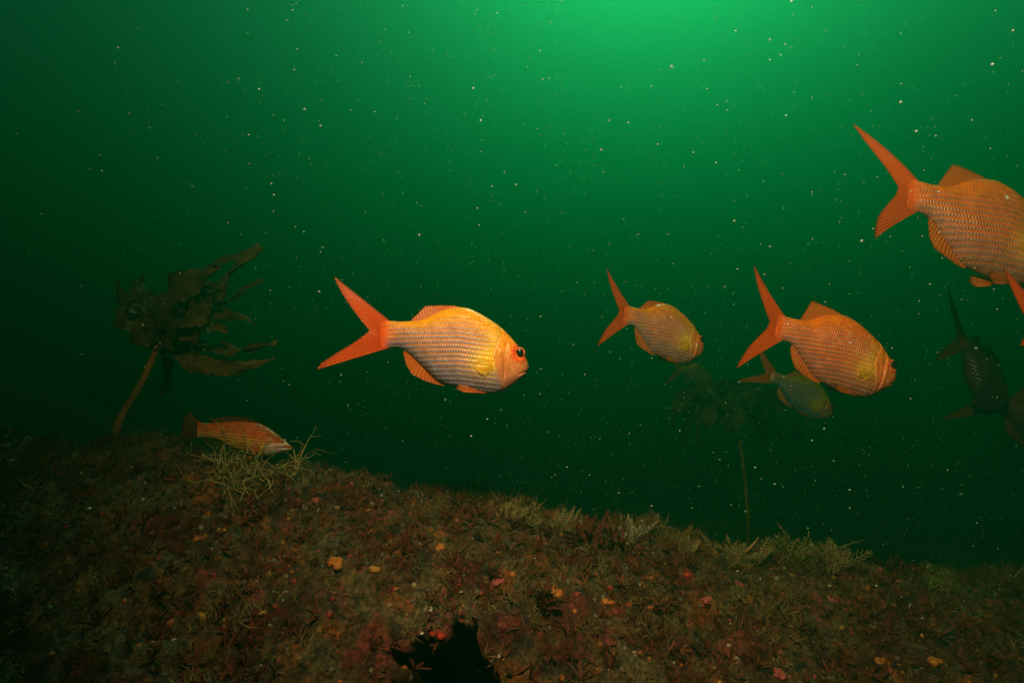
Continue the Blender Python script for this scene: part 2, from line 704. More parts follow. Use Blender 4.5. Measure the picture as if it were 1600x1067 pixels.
rs = np.random.RandomState(11)
pro = [branching(rs, 4, 1.0, 0.06, 0.9, 0.5, 0.7, 3) for k in range(7)]
pts, nrm = reef_points(rs, 13000)
lm = lumps(pts)
keep = np.clip(fbm(pts * 6.0 + 5.0, 3) * 0.7 + 0.5 + 0.35 * lm, 0.04, 1) > rs.rand(len(pts))
pts, nrm = pts[keep], nrm[keep]
n1 = fbm(pts * 5.0 + 61.0, 3)
sc_ = (0.010 + 0.012 * rs.rand(len(pts)) ** 1.5) * (1 + 0.45 * np.clip(n1, -1, 1)) * (0.85 + 0.35 * np.clip(lm[keep], -1, 1))
V, F, ids = scatter(pro, pts, nrm, sc_, rs, 0.35)
t0 = np.where(rs.rand(len(pts), 1) < 0.62, np.array([[0.25, 0.175, 0.08]]), np.array([[0.14, 0.05, 0.026]]))
t0 = t0 * (0.6 + 0.75 * rs.rand(len(pts), 1)) * (1 + 0.25 * n1[:, None])
t0 = np.where(rs.rand(len(pts), 1) < 0.05, np.array([[0.33, 0.10, 0.05]]), t0)
o = mk('turf_algae', V, F, M['turf'], attrs={'tint': rgba(np.clip(t0, 0.01, 1)[ids])}, smooth=False)
tag(o, 'short brown and olive turf of branching algae and hydroids covering the reef', 'seaweed', kind='stuff')

pro = [bladed(rs, 7, 1.0, 0.34) for k in range(5)]
pts, nrm = reef_points(rs, 3600)
keep = np.clip(fbm(pts * 5.0 + 25.0, 3) * 1.3 + 0.45, 0.04, 1) > rs.rand(len(pts))
pts, nrm = pts[keep], nrm[keep]
V, F, ids = scatter(pro, pts, nrm, 0.011 + 0.014 * rs.rand(len(pts)), rs, 0.3)
t0 = np.array([[0.10, 0.022, 0.016]]) * (0.5 + 1.1 * rs.rand(len(pts), 1)) + rs.rand(len(pts), 1) * np.array([[0.05, 0.025, 0.01]])
o = mk('red_turf_algae', V, F, M['turf'], attrs={'tint': rgba(t0[ids])}, smooth=False)
tag(o, 'small dark red leafy algae scattered over the reef', 'seaweed', kind='stuff')

pro = [crumb(rs, 1.0) for k in range(6)]
pts, nrm = reef_points(rs, 5200)
V, F, ids = scatter(pro, pts, nrm, 0.002 + 0.0055 * rs.rand(len(pts)) ** 2.5, rs, 0.1)
cols = np.array([(0.42, 0.13, 0.03), (0.45, 0.21, 0.04), (0.34, 0.06, 0.07), (0.28, 0.035, 0.025), (0.14, 0.10, 0.075), (0.3, 0.24, 0.16),
                 (0.10, 0.07, 0.06), (0.55, 0.5, 0.42)])
t0 = cols[rs.choice(8, len(pts), p=[0.12, 0.07, 0.11, 0.11, 0.24, 0.12, 0.22, 0.01])] * (0.6 + 0.5 * rs.rand(len(pts), 1))
o = mk('encrusting_animals', V, F, M['sponge'], attrs={'tint': rgba(t0[ids])})
tag(o, 'tiny orange, red and grey crusts and sea squirts dotted over the reef', 'sponge', kind='stuff')

# ------------------------------------------------------------------ single plants, sponges and shells on the reef
def place(name, V, F, tintc, mat, px, py, label, cat, group=None, rz=0.0, smooth=False, sink=0.003, vary=0.3, seed=0, lean=None, attrs=None):
    s, n = reef_pixel(px, py)
    r_ = np.random.RandomState(seed + 5)
    t = np.array(tintc)[None] * (1 - vary + 2 * vary * r_.rand(len(V), 1))
    o = mk(name, V, F, mat, attrs={'tint': rgba(t)}, smooth=smooth)
    o.location = s - np.array(n) * sink
    up = Vector(lean) if lean is not None else (Vector(n) * 0.35 + Vector((0, 0, 0.65)))
    o.rotation_euler = (up.to_track_quat('Z', 'Y').to_matrix() @ Matrix.Rotation(rz, 3, 'Z')).to_euler()
    return tag(o, label, cat, group)


OLIVE, TAN, DRED, PALE = (0.33, 0.26, 0.10), (0.44, 0.32, 0.15), (0.12, 0.026, 0.018), (0.5, 0.43, 0.29)


def fan_bush(rs, n, h, w, rad):
    acc = Acc()
    for k in range(n):
        V, F = feather(rs, h * (0.45 + 0.6 * rs.rand()), w * (0.16 + 0.14 * rs.rand()), rad, 9)
        a = rs.rand() * math.pi
        ti = rs.normal() * 0.5
        c, s = math.cos(a), math.sin(a)
        V = V @ np.array(((c, s, 0), (-s, c, 0), (0, 0, 1.0)))
        V[:, 0] += V[:, 2] * ti + rs.normal() * w * 0.2 + (V[:, 2] / h) ** 2 * h * 0.25 * rs.normal()
        V[:, 1] += V[:, 2] * rs.normal() * 0.35 + rs.normal() * w * 0.14
        acc.add(V, F)
    return acc.get()


mm = 1.42 / FPX                       # metres per photograph pixel at the crest
rs = np.random.RandomState(23)
plants = [
    # kind, px, py, height px, width px, colour, label
    ('fan', 985, 848, 44, 40, PALE, 'pale upright fan shaped hydroid standing alone on the ledge crest'),
    ('fan', 1044, 856, 34, 34, (0.28, 0.2, 0.06), 'small yellowish feathery tuft beside the pale fan hydroid'),
    ('fan', 1155, 884, 46, 50, TAN, 'tan feathery bush at the end of the thin tube on the crest'),
    ('fan', 1245, 888, 56, 60, OLIVE, 'tall olive feathery bush, tallest plant of the ledge crest'),
    ('fan', 1298, 890, 44, 60, TAN, 'round tan feathery bush pressed against the tall olive bush'),
    ('fan', 1075, 862, 26, 36, TAN, 'low tan crest tuft between fan hydroid and thin tube'),
    ('fan', 885, 832, 36, 46, TAN, 'tan feathery bush beside the dark red algae bush, away from the pale fan'),
    ('fan', 800, 812, 32, 50, TAN, 'tan bushy tuft on the crest below the big orange fish head'),
    ('fan', 845, 826, 24, 40, OLIVE, 'low olive tuft between two tan feathery bushes'),
    ('twig', 742, 788, 44, 40, (0.13, 0.07, 0.05), 'dark sparse twiggy weed standing above the crest under the orange fish'),
    ('twig', 660, 784, 34, 60, (0.10, 0.085, 0.04), 'thin dark olive weed on the crest below the big fish tail'),
    ('twig', 575, 772, 26, 60, OLIVE, 'low olive twiggy weed on the crest in front of the wrasse'),
    ('red', 925, 850, 52, 80, DRED, 'dark red leafy algae bush on the crest'),
    ('red', 1405, 900, 44, 90, DRED, 'dark red leafy algae clump on the crest below the dark silhouetted fish'),
    ('red', 845, 950, 36, 60, DRED, 'dark red leafy algae clump above the cave on the reef face'),
    ('twig', 232, 706, 34, 70, (0.16, 0.135, 0.05), 'olive twiggy weed at the foot of the kelp stipe'),
    ('twig', 120, 712, 24, 90, (0.10, 0.085, 0.04), 'low dark weed on the shaded crest beyond the kelp stipe'),
    ('fan', 1470, 918, 22, 60, OLIVE, 'low olive weed patch between the red clump and the pale twig'),
    ('fan', 1592, 925, 48, 40, (0.26, 0.13, 0.08), 'reddish brown bush beside the bare pale twig'),
    ('twig', 640, 990, 30, 70, TAN, 'tan bushy tuft beside the bright red sponge at the cave'),
    ('twig', 822, 985, 34, 50, (0.26, 0.22, 0.2), 'grey soft tuft hanging at the upper rim of the cave'),
    ('twig', 1045, 1015, 34, 44, OLIVE, 'olive tuft low on the reef face between cave and pink sponge'),
    ('twig', 1130, 960, 30, 70, OLIVE, 'olive tuft halfway down the reef face under the thin tube'),
    ('twig', 1290, 1030, 34, 110, (0.24, 0.17, 0.06), 'broad mustard brown weed mat low on the reef below the tall bushes'),
    ('twig', 560, 940, 28, 80, (0.17, 0.13, 0.07), 'brown bushy tuft on the reef face below the orange and amber sponges'),
]
for k, (kind, px, py, hp, wp, c, lab) in enumerate(plants):
    h, w = hp * mm, wp * mm
    if kind == 'fan':
        V, F = fan_bush(rs, max(8, int(wp / 2.6)), h, w, 0.0010)
    elif kind == 'twig':
        V, F = branching(rs, max(5, wp // 9), h * 0.62, 0.0012, wp / hp, 0.45, 0.7, 3)
    else:
        acc = Acc()
        for q in range(max(8, wp // 6)):
            V, F = bladed(rs, 7, h * (0.4 + 0.5 * rs.rand()), 0.012)
            V = V + np.array((rs.normal() * w * 0.26, rs.normal() * w * 0.18, 0))
            acc.add(V, F)
        V, F = acc.get()
    nm = {'fan': 'hydroid_bush', 'twig': 'twiggy_seaweed', 'red': 'red_algae_bush'}[kind]
    place(nm, V, F, c, M['weed'], px, py, lab, 'seaweed', 'plants growing on the reef ledge', seed=k, sink=0.006)

# the pale branching weed in front of the wrasse
acc = Acc()
rs = np.random.RandomState(5)
for k in range(26):
    V, F = branching(rs, 2, 0.072 * (0.6 + 0.6 * rs.rand()), 0.0017, 1.4, 0.75, 0.85, 3)
    V = V + np.array((rs.normal() * 0.034, rs.normal() * 0.02, 0))
    acc.add(V, F)
V, F = acc.get()
place('branching_seaweed', V, F, (0.50, 0.42, 0.17), M['weed'], 388, 748, 'yellowish branching seaweed tangle in front of the wrasse', 'seaweed',
      seed=77, sink=0.006, lean=(0.1, -0.35, 0.9))

# pale twig on the right
acc = Acc()
pth = [(0, 0, 0), (-0.012, 0, 0.026), (-0.032, 0.004, 0.05), (-0.058, 0.0, 0.066), (-0.082, 0, 0.078)]
for a, c in zip(pth[:-1], pth[1:]):
    acc.add(*prism(np.array(a), np.array(c), 0.0022, 0.0017, 5))
for a, c in (((-0.058, 0, 0.066), (-0.078, 0.004, 0.066)), ((-0.032, 0.004, 0.05), (-0.05, 0.01, 0.045)), ((-0.082, 0, 0.078), (-0.094, 0, 0.09)),
             ((-0.082, 0, 0.078), (-0.098, 0.002, 0.076))):
    acc.add(*prism(np.array(a), np.array(c), 0.0015, 0.001, 4))
V, F = acc.get()
place('sea_twig', V, F, (0.4, 0.32, 0.27), M['weed'], 1578, 922, 'bare pale branched twig leaning out over the ledge crest', 'seaweed', lean=(0, 0, 1))

# thin worm tube
acc = Acc()
pth = [(0.0, 0, -0.01), (-0.010, 0, 0.006), (-0.022, 0, 0.016), (-0.036, 0, 0.029), (-0.047, 0.002, 0.042), (-0.054, 0.002, 0.052)]
rr = [0.0032, 0.0034, 0.0034, 0.003, 0.0016, 0.0008]
for k in range(5):
    acc.add(*prism(np.array(pth[k]), np.array(pth[k + 1]), rr[k], rr[k + 1], 8))
V, F = acc.get()
place('worm_tube', V, F, (0.5, 0.27, 0.12), M['tube'], 1150, 876, 'thin tan tube sticking up slanted from the ledge crest', 'worm tube', lean=(0, 0, 1), smooth=True)


def sponge(rs, size, lobes=5):
    """low lumpy cushion with several lobes and sunken pores"""
    acc = Acc()
    for k in range(lobes):
        V, F = ico(3)
        V = V.copy()
        V *= (1 + 0.28 * fbm(V * 1.6 + rs.rand(3) * 40, 3))[:, None]
        top = np.clip(V[:, 2], 0, None)
        rad = np.hypot(V[:, 0], V[:, 1])
        V[:, 2] -= 0.7 * np.exp(-(rad / 0.26) ** 2) * (top > 0.3)
        r = size * (0.34 + 0.26 * rs.rand())
        c = np.array((rs.normal() * size * 0.36, rs.normal() * size * 0.36, 0.0)) if k else np.zeros(3)
        acc.add(V * r * np.array((1, 1, 0.75)) + c, F)
    return acc.get()


ORG, YEL, RED, PNK, WHT = (0.50, 0.155, 0.028), (0.52, 0.25, 0.04), (0.46, 0.035, 0.022), (0.42, 0.075, 0.085), (0.6, 0.56, 0.5)
sponges = [
    (520, 882, 22, ORG, 'orange sponge cushion on the reef face below the wrasse nose'),
    (582, 890, 15, YEL, 'amber sponge cushion beside the larger orange sponge'),
    (305, 770, 17, ORG, 'orange sponge just below the yellowish branching seaweed'),
    (345, 832, 15, YEL, 'amber sponge, upper one of a close pair below the yellowish seaweed'),
    (313, 846, 15, ORG, 'orange sponge, lower one of a close pair below the yellowish seaweed'),
    (316, 960, 13, YEL, 'lone amber sponge low on the dark reef below the close pair'),
    (415, 962, 11, YEL, 'small amber sponge in a hollow below the wrasse head'),
    (683, 998, 15, RED, 'bright red round sponge on the rim of the cave'),
    (668, 954, 13, WHT, 'white crusty patch above the bright red sponge'),
    (870, 928, 24, ORG, 'orange sponge in the middle of the reef face'),
    (858, 946, 15, YEL, 'amber sponge directly under the orange one at the middle of the reef'),
    (950, 918, 13, RED, 'small red sponge under the dark red algae bush'),
    (952, 940, 18, ORG, 'orange red sponge below the small red one'),
    (1021, 954, 13, ORG, 'small bright orange sponge below the low crest tuft and thin tube'),
    (986, 946, 10, RED, 'tiny red sponge next to the small bright orange one'),
    (1384, 1034, 18, ORG, 'orange sponge between the mustard weed mat and another orange sponge'),
    (1216, 1058, 18, PNK, 'pink sponge low on the reef next to the mustard weed mat'),
    (495, 782, 18, PNK, 'pink crust near the crest in front of the wrasse nose'),
    (1300, 938, 22, PNK, 'pink crust under the round tan bush'),
    (783, 912, 18, PNK, 'pink crust on the face under the twiggy weed'),
    (1160, 912, 20, PNK, 'pink crust under the tan bush at the tube'),
    (1074, 898, 14, RED, 'small red crust below the thin tube'),
    (690, 858, 22, ORG, 'broad dull orange sponge on the upper middle face'),
    (1460, 1036, 22, ORG, 'orange sponge low on the reef below the curved shell sliver'),
    (780, 1030, 8, WHT, 'tiny pale crust hanging in the mouth of the cave'),
    (900, 962, 10, ORG, 'small orange sponge between the cave and the amber sponge'),
    (748, 925, 12, RED, 'small red sponge between the twiggy weed and the cave'),
    (1102, 950, 14, PNK, 'pink crust under the olive tuft below the thin tube'),
]
rs = np.random.RandomState(41)
for k, (px, py, sz, c, lab) in enumerate(sponges):
    V, F = sponge(rs, sz * 0.62 * 1.1 / FPX, 5 if sz > 12 else 3)
    place('sponge', V, F, c, M['sponge'], px, py, lab, 'sponge', 'sponges and crusts on the reef face', seed=100 + k, smooth=True, sink=0.0, vary=0.1,
          rz=k * 1.3)

# white shell sliver
acc = Acc()
for k in range(7):
    a0, a1 = -0.9 + k * 0.26, -0.9 + (k + 1) * 0.26
    w0, w1 = 0.0011 * math.sin((k + 0.15) / 7.3 * math.pi), 0.0011 * math.sin((k + 1) / 7.3 * math.pi)
    acc.add(*prism(0.011 * np.array((-math.cos(a0), 0, math.sin(a0))), 0.011 * np.array((-math.cos(a1), 0, math.sin(a1))), w0 + 3e-4, w1 + 3e-4, 6))
V, F = acc.get()
place('shell_fragment', V, F, (0.75, 0.7, 0.62), M['shell'], 1426, 950, 'thin white curved shell sliver on the reef below the dark red clump', 'shell', lean=(0, -0.3, 1), sink=-0.006, smooth=True)
for px, py, sz, lab in ((1298, 922, 6, 'small white shell under the round tan bush'), (1408, 934, 7, 'small cream shell below the dark red clump'),
                        (1443, 968, 7, 'small white shell beside the curved shell sliver'), (137, 800, 10, 'white crusty shell on the dark reef below the kelp stipe'),
                        (720, 925, 6, 'tiny white shell above the cave'), (660, 1000, 6, 'tiny white shell beside the bright red sponge')):
    V, F = ico(2)
    V = V * (1 + 0.2 * fbm(V * 2.2 + px, 2))[:, None]
    V[:, 2] = np.abs(V[:, 2]) * 0.6 + 0.12 * np.cos(np.arctan2(V[:, 1], V[:, 0]) * 9)
    place('small_shell', V * sz * 0.5 * 1.1 / FPX * np.array((1, 0.75, 1)), F, (0.62, 0.55, 0.45), M['sponge'], px, py, lab, 'shell', 'small shells on the reef', smooth=True, sink=-0.002)


# ------------------------------------------------------------------ fish
def spline(pts, x):
    """smooth curve through (x, y) points"""
    pts = np.array(sorted(pts), float)
    xs, ys = pts[:, 0], pts[:, 1]
    d = np.diff(ys) / np.diff(xs)
    mloc = np.concatenate([[d[0]], (d[1:] + d[:-1]) / 2, [d[-1]]])
    for k in range(len(d)):
        if d[k] == 0:
            mloc[k] = mloc[k + 1] = 0
    for k in range(1, len(d)):
        if d[k] * d[k - 1] <= 0:
            mloc[k] = 0
    i = np.clip(np.searchsorted(xs, x) - 1, 0, len(d) - 1)
    h = xs[i + 1] - xs[i]
    t = np.clip((x - xs[i]) / h, 0, 1)
    return ((1 + 2 * t) * (1 - t) ** 2 * ys[i] + t * (1 - t) ** 2 * h * mloc[i] + t * t * (3 - 2 * t) * ys[i + 1] + t * t * (t - 1) * h * mloc[i + 1])


RED_TOP = [(478, 392), (500, 384), (560, 386), (620, 389), (680, 386), (740, 380), (800, 358), (850, 331), (900, 311), (950, 299), (1000, 294), (1050, 300), (1100, 318),
           (1150, 344), (1200, 374), (1250, 408), (1300, 450), (1350, 503), (1400, 566), (1430, 612), (1448, 650), (1458, 682)]
RED_BOT = [(478, 556), (500, 562), (560, 556), (620, 566), (680, 606), (740, 664), (800, 722), (850, 768), (900, 798), (950, 814), (1000, 826), (1050, 838), (1100, 848),
           (1150, 857), (1200, 862), (1250, 858), (1300, 840), (1350, 810), (1400, 772), (1430, 742), (1448, 715), (1458, 688)]
RED_W = [(478, 3), (520, 13), (560, 26), (640, 46), (740, 74), (860, 102), (1000, 118), (1120, 122), (1230, 118), (1310, 108), (1380, 90), (1425, 66), (1448, 36), (1458, 3)]
WR_TOP = [(285, 252), (350, 266), (450, 272), (550, 262), (650, 253), (750, 249), (850, 252), (950, 263), (1050, 290), (1130, 328), (1200, 375), (1270, 430), (1330, 485), (1390, 535), (1436, 572)]
WR_BOT = [(285, 446), (350, 442), (450, 456), (550, 492), (650, 542), (750, 590), (850, 630), (950, 662), (1050, 684), (1130, 684), (1200, 668), (1270, 650), (1330, 636), (1390, 618), (1436, 596)]
WR_W = [(285, 6), (350, 30), (450, 55), (600, 90), (800, 128), (1000, 142), (1130, 132), (1240, 105), (1340, 66), (1400, 38), (1436, 8)]


def lerp3(a, b, t):
    return a * (1 - t[..., None]) + b * t[..., None]


def red_colours(x, y, top, bot, tone=0.0):
    """cell and line colours of the red fish over its side; x, y in profile pixels"""
    v = (y - top) / np.maximum(bot - top, 1)                    # 0 back, 1 belly
    one = np.ones_like(x)[..., None]
    back, flank, belly = one * (0.78, 0.36, 0.012) * (1 - tone) + one * (0.78, 0.125, 0.004) * tone, one * (0.31, 0.21, 0.27), one * (0.25, 0.23, 0.34)
    flank = flank * (1 - tone) + one * (0.46, 0.10, 0.016) * tone
    cell = lerp3(back, flank, sstep(0.06, 0.36, v))
    cell = lerp3(cell, (belly * (1 - tone) + one * (0.36, 0.12, 0.075) * tone), sstep(0.5, 0.85, v))
    line = lerp3(one * (0.76, 0.31, 0.008) * (1 - tone) + one * (0.78, 0.115, 0.004) * tone, one * (0.66, 0.24, 0.015) * (1 - tone) + one * (0.74, 0.11, 0.005) * tone, sstep(0.1, 0.45, v))
    line = lerp3(line, one * (0.20, 0.15, 0.17), sstep(0.62, 0.9, v) * (1 - 0.8 * tone))
    # tail stalk
    ped = sstep(660, 540, x) * sstep(0.95, 0.5, v)
    cell = lerp3(cell, one * (0.68, 0.22, 0.08), ped * 0.85)
    tl = sstep(575, 490, x + 0.0006 * (y - 472) ** 2)
    cell = lerp3(cell, one * (0.70, 0.09, 0.008), tl)
    line = lerp3(line, one * (0.64, 0.08, 0.006), tl)
    # yellow shoulder behind the gill cover
    yl = np.exp(-(((x - 1180) / 100) ** 2 + ((y - 650) / 88) ** 2)) + 0.5 * np.exp(-(((x - 1230) / 50) ** 2 + ((y - 520) / 110) ** 2))
    yl = np.clip(yl * 1.1, 0, 0.95) * (1 - 0.55 * tone)
    cell = lerp3(cell, one * (0.78, 0.50, 0.03), yl)
    line = lerp3(line, one * (0.80, 0.52, 0.03), yl)
    # head
    xo = opercle(y)
    hd = sstep(-12, 14, x - xo)
    hc = lerp3(one * (0.76, 0.30, 0.02), one * (0.56, 0.20, 0.07), sstep(520, 700, y + 0.25 * (x - 1300)))
    hc = lerp3(hc, one * (0.5, 0.21, 0.14), sstep(690, 810, y)) * (1 - tone * 0.6) + one * (0.72, 0.11, 0.012) * tone * 0.6
    cell = lerp3(cell, hc, hd)
    line = lerp3(line, hc, hd)
    er = np.hypot(x - 1396, (y - 597) * 0.95)
    ring = sstep(78, 44, er)
    cell = lerp3(cell, one * (0.75, 0.11, 0.02), ring)
    line = lerp3(line, one * (0.75, 0.11, 0.02), ring)
    scaly = (1 - hd) * sstep(0.0, 0.07, v) * sstep(500, 560, x)
    return cell, line, scaly


def opercle(y):
    return np.interp(y, [300, 420, 480, 560, 620, 690, 760, 850, 900], [1255, 1275, 1290, 1245, 1226, 1246, 1262, 1272, 1272])


def wr_colours(x, y, top, bot, tone=0.0):
    v = (y - top) / np.maximum(bot - top, 1)
    one = np.ones_like(x)[..., None]
    cell = lerp3(one * (0.60, 0.085, 0.010), one * (0.70, 0.33, 0.04), sstep(0.3, 0.6, v))
    cell = lerp3(cell, one * (0.56, 0.13, 0.03), sstep(0.30, 0.1, np.abs(v - 0.22)) * 0.4)
    bl = fbm(np.stack([x * 0.012, y * 0.016, 0 * x], -1), 3)
    cell = lerp3(cell, one * (0.16, 0.10, 0.05), sstep(0.2, 0.55, bl) * 0.5)
    spot = np.exp(-(((x - 640) / 45) ** 2 + ((y - 400) / 55) ** 2))
    cell = lerp3(cell, one * (0.12, 0.09, 0.06), spot * 0.8)
    cell = lerp3(cell, one * (0.30, 0.26, 0.10), sstep(0.75, 1.0, v) * sstep(900, 500, x) * 0.8)
    line = lerp3(cell, one * (0.65, 0.42, 0.16), sstep(0.45, 0.7, v) * 0.8)
    hd = sstep(1120, 1180, x + 0.12 * (y - 500))
    hc = lerp3(one * (0.42, 0.085, 0.02), one * (0.50, 0.38, 0.34), sstep(0.42, 0.66, v))
    hc = lerp3(hc, one * (0.42, 0.40, 0.42), sstep(0.8, 1.0, v))
    st = np.exp(-((y - (530 + (x - 1260) * -0.02)) / 12) ** 2) * sstep(1150, 1200, x)
    hc = lerp3(hc, one * (0.7, 0.52, 0.45), st)
    cell = lerp3(cell, hc, hd)
    line = lerp3(line, hc, hd)
    return cell, line, (1 - hd) * 0.9


def fin_mesh(B, T, ns, nt, thick, rays, lat0, lat1, rs, ragged=0.0, curve=None):
    """thin closed fin between a base curve and an outer edge, both lists of (s, x, y) in profile pixels"""
    s = np.linspace(0, 1, ns)
    t = np.linspace(0, 1, nt)
    B, T = np.array(B, float), np.array(T, float)
    bx, by = np.interp(s, B[:, 0], B[:, 1]), np.interp(s, B[:, 0], B[:, 2])
    tx, ty = np.interp(s, T[:, 0], T[:, 1]), np.interp(s, T[:, 0], T[:, 2])
    if ns > 12:
        ker = np.array((0.25, 0.5, 0.25))
        for _ in range(3):
            for a in (bx, by, tx, ty):
                a[1:-1] = np.convolve(a, ker, 'same')[1:-1]
    k = 1 - ragged * rs.rand(ns)
    tx, ty = bx + (tx - bx) * k, by + (ty - by) * k
    S, Tt = np.meshgrid(s, t, indexing='ij')
    x = bx[:, None] * (1 - Tt) + tx[:, None] * Tt
    y = by[:, None] * (1 - Tt) + ty[:, None] * Tt
    lat = lat0 * (1 - Tt) + lat1 * Tt
    lat = lat + 5 * Tt * np.sin(S * 9 + rs.rand() * 6)
    if curve is not None:
        lat = lat + curve(S, Tt)
    ridge = 0.6 + 0.4 * np.cos(S * rays * 2 * math.pi)
    th = thick * (1.15 - Tt) * ridge * np.sin(np.pi * np.clip(S * 0.94 + 0.03, 0, 1)) ** 0.3
    front = np.stack([x, y, lat + th], -1).reshape(-1, 3)
    back = np.stack([x, y, lat - th], -1).reshape(-1, 3)
    n = ns * nt
    F = [grid_faces(ns, nt), grid_faces(ns, nt, off=n, flip=True)]
    idx = np.arange(n).reshape(ns, nt)
    for e in (idx[:, -1], idx[0, ::-1], idx[-1, :], idx[::-1, 0]):
        F.append(np.stack([e[:-1], e[1:], e[1:] + n, e[:-1] + n], -1))
    fuv = np.stack([S * rays, Tt, 0 * S], -1).reshape(-1, 3)
    edge = np.clip(np.maximum(sstep(0.82, 1.0, Tt), sstep(0.06, 0.0, S)), 0, 1).ravel()
    return np.concatenate([front, back]), np.concatenate(F), np.concatenate([fuv, fuv]), np.concatenate([edge, edge])


def make_fish(species, name, label, cat, loc, scale, yaw, pitch=0.0, roll=0.0, bend=0.0, raise_=1.0, tailtwist=0.0, tone=0.0, seed=1, group=None, detail=1.0,
              pelvic=0.0, tail_squeeze=0.0, tail='sym', pal='red'):
    rs = np.random.RandomState(seed)
    red = species == 'red'
    TOP, BOT, WID = (RED_TOP, RED_BOT, RED_W) if red else (WR_TOP, WR_BOT, WR_W)
    cx0, cy0 = (900, 560) if red else (800, 460)
    x0, x1 = TOP[0][0], TOP[-1][0]
    ns, nm = int(230 * detail), int(88 * detail)
    q = np.linspace(0, 1, ns)
    xs = x0 + (x1 - x0) * (1 - (1 - q) ** 1.5)                    # denser towards the snout
    top, bot, w = spline(TOP, xs), spline(BOT, xs), spline(WID, xs)
    th = np.arange(nm) / nm * 2 * math.pi
    ct, st = np.cos(th), np.sin(th)
    mid, half = (top + bot) / 2, (bot - top) / 2
    y = mid[:, None] - half[:, None] * ct[None]
    belly = np.where(ct < 0, 0.12 * ct ** 2, 0.05 * ct ** 2)      # keel sharper below than above
    lat = w[:, None] * np.sign(st)[None] * np.abs(st)[None] ** (0.92 + belly[None])
    x = np.repeat(xs[:, None], nm, 1)
    side = np.abs(st)[None] ** 0.6
    off = np.zeros_like(x)
    if red:
        xo = opercle(y)
        dlt = x - xo
        vis = sstep(360, 470, y) * sstep(870, 800, y)
        off += vis * np.where(dlt > 0, 7 * np.exp(-dlt / 50), -6 * np.exp(dlt / 24))
        pre = np.interp(y, [480, 560, 660, 770, 840], [1330, 1334, 1322, 1312, 1320])
        off += sstep(500, 560, y) * sstep(820, 760, y) * (6 * np.exp(-((x - pre) / 10) ** 2) - 6 * np.exp(-((x - pre + 20) / 11) ** 2))
        pr2 = np.interp(y, [540, 650, 760], [1268, 1280, 1288])
        off += sstep(560, 600, y) * sstep(770, 740, y) * (6 * np.exp(-((x - pr2) / 7) ** 2) - 6 * np.exp(-((x - pr2 - 16) / 9) ** 2))
        er = np.hypot(x - 1396, y - 597)
        off += 7 * np.exp(-((er - 48) / 11) ** 2) - 8 * sstep(40, 20, er)
        my = 712 + (1458 - x) * 0.36
        off -= 9 * np.exp(-((y - my) / 6) ** 2) * sstep(1372, 1400, x)
        off += 5 * np.exp(-((y - my - 16) / 10) ** 2) * sstep(1372, 1400, x)
        no = np.hypot(x - 1438, y - 640)
        off -= 8 * np.exp(-(no / 6) ** 2)
        off += 2.0 * fbm(np.stack([x, y, lat], -1) * 0.05, 2) * sstep(1260, 1300, x)
    else:
        xo = 1130 - 0.1 * (y - 500)
        dlt = x - xo
        off += np.where(dlt > 0, 10 * np.exp(-dlt / 50), -10 * np.exp(dlt / 24)) * sstep(360, 440, y) * sstep(700, 640, y)
        my = 574 + (1436 - x) * 0.03
        off -= 14 * np.exp(-((y - my) / 9) ** 2) * sstep(1260, 1330, x)
        off += 10 * np.exp(-((y - my - 22) / 12) ** 2) * sstep(1270, 1330, x) + 9 * np.exp(-((y - my + 20) / 11) ** 2) * sstep(1270, 1330, x)
    lat = lat + np.sign(st)[None] * side * off
    c_, l_, s_ = (red_colours if red else wr_colours)(x, y, top[:, None], bot[:, None], tone)
    if pal == 'dark':  # shade on the silhouetted fish, put into their body colours
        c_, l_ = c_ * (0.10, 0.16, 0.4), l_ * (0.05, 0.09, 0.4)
    elif pal == 'grey':  # dim, shaded look of the fish behind, put into its colours
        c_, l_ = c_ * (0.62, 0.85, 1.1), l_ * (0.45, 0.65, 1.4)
    Lc = x1 - x0

    def to_world(V):
        V = np.asarray(V, float)
        u = np.clip((cx0 + 180 - V[:, 0]) / Lc, 0, 2)
        lt = V[:, 2] + bend * Lc * u ** 2
        xx = V[:, 0] + 0.5 * abs(bend) * Lc * u ** 3 * abs(bend) * 2
        ut = np.clip((560 - V[:, 0]) / 500, 0, 1) if red else np.clip((330 - V[:, 0]) / 200, 0, 1)
        yy = V[:, 1]
        lt = lt + tailtwist * ut * (yy - 475)                      # the tail fin twists about the spine
        yy = 475 + (yy - 475) * (1 - tail_squeeze * ut) if red else yy
        return np.stack([(xx - cx0), -lt, (cy0 - yy)], -1) * scale

    root = empty(name, loc)
    root.rotation_euler = (Matrix.Rotation(yaw, 3, 'Z') @ Matrix.Rotation(pitch, 3, 'Y') @ Matrix.Rotation(roll, 3, 'X')).to_euler()
    tag(root, label, cat, group)
    V = np.stack([x, y, lat], -1).reshape(-1, 3)
    F = grid_faces(ns, nm, True)
    # close the two ends
    V = np.concatenate([V, [[x0, mid[0], 0], [x1 + 1, mid[-1], 0]]])
    ci, cj = ns * nm, ns * nm + 1
    k = np.arange(nm)
    k2 = (k + 1) % nm
    capA = np.stack([np.full(nm, ci), k2, k, k], -1)
    capB = np.stack([np.full(nm, cj), (ns - 1) * nm + k, (ns - 1) * nm + k2, (ns - 1) * nm + k2], -1)
    ext = lambda a: np.concatenate([a.reshape(-1, a.shape[-1]), a[:1, :1].reshape(1, -1), a[-1:, :1].reshape(1, -1)])
    lat_line = np.interp(x, [480, 1000, 1260, 1458], [470, 466, 498, 560]) if red else np.interp(x, [285, 1436], [350, 480])
    fuv = np.stack([x, (y - lat_line) * (1.0 if red else 0.75) + 15 + 3000, 0 * x], -1)
    quads = F
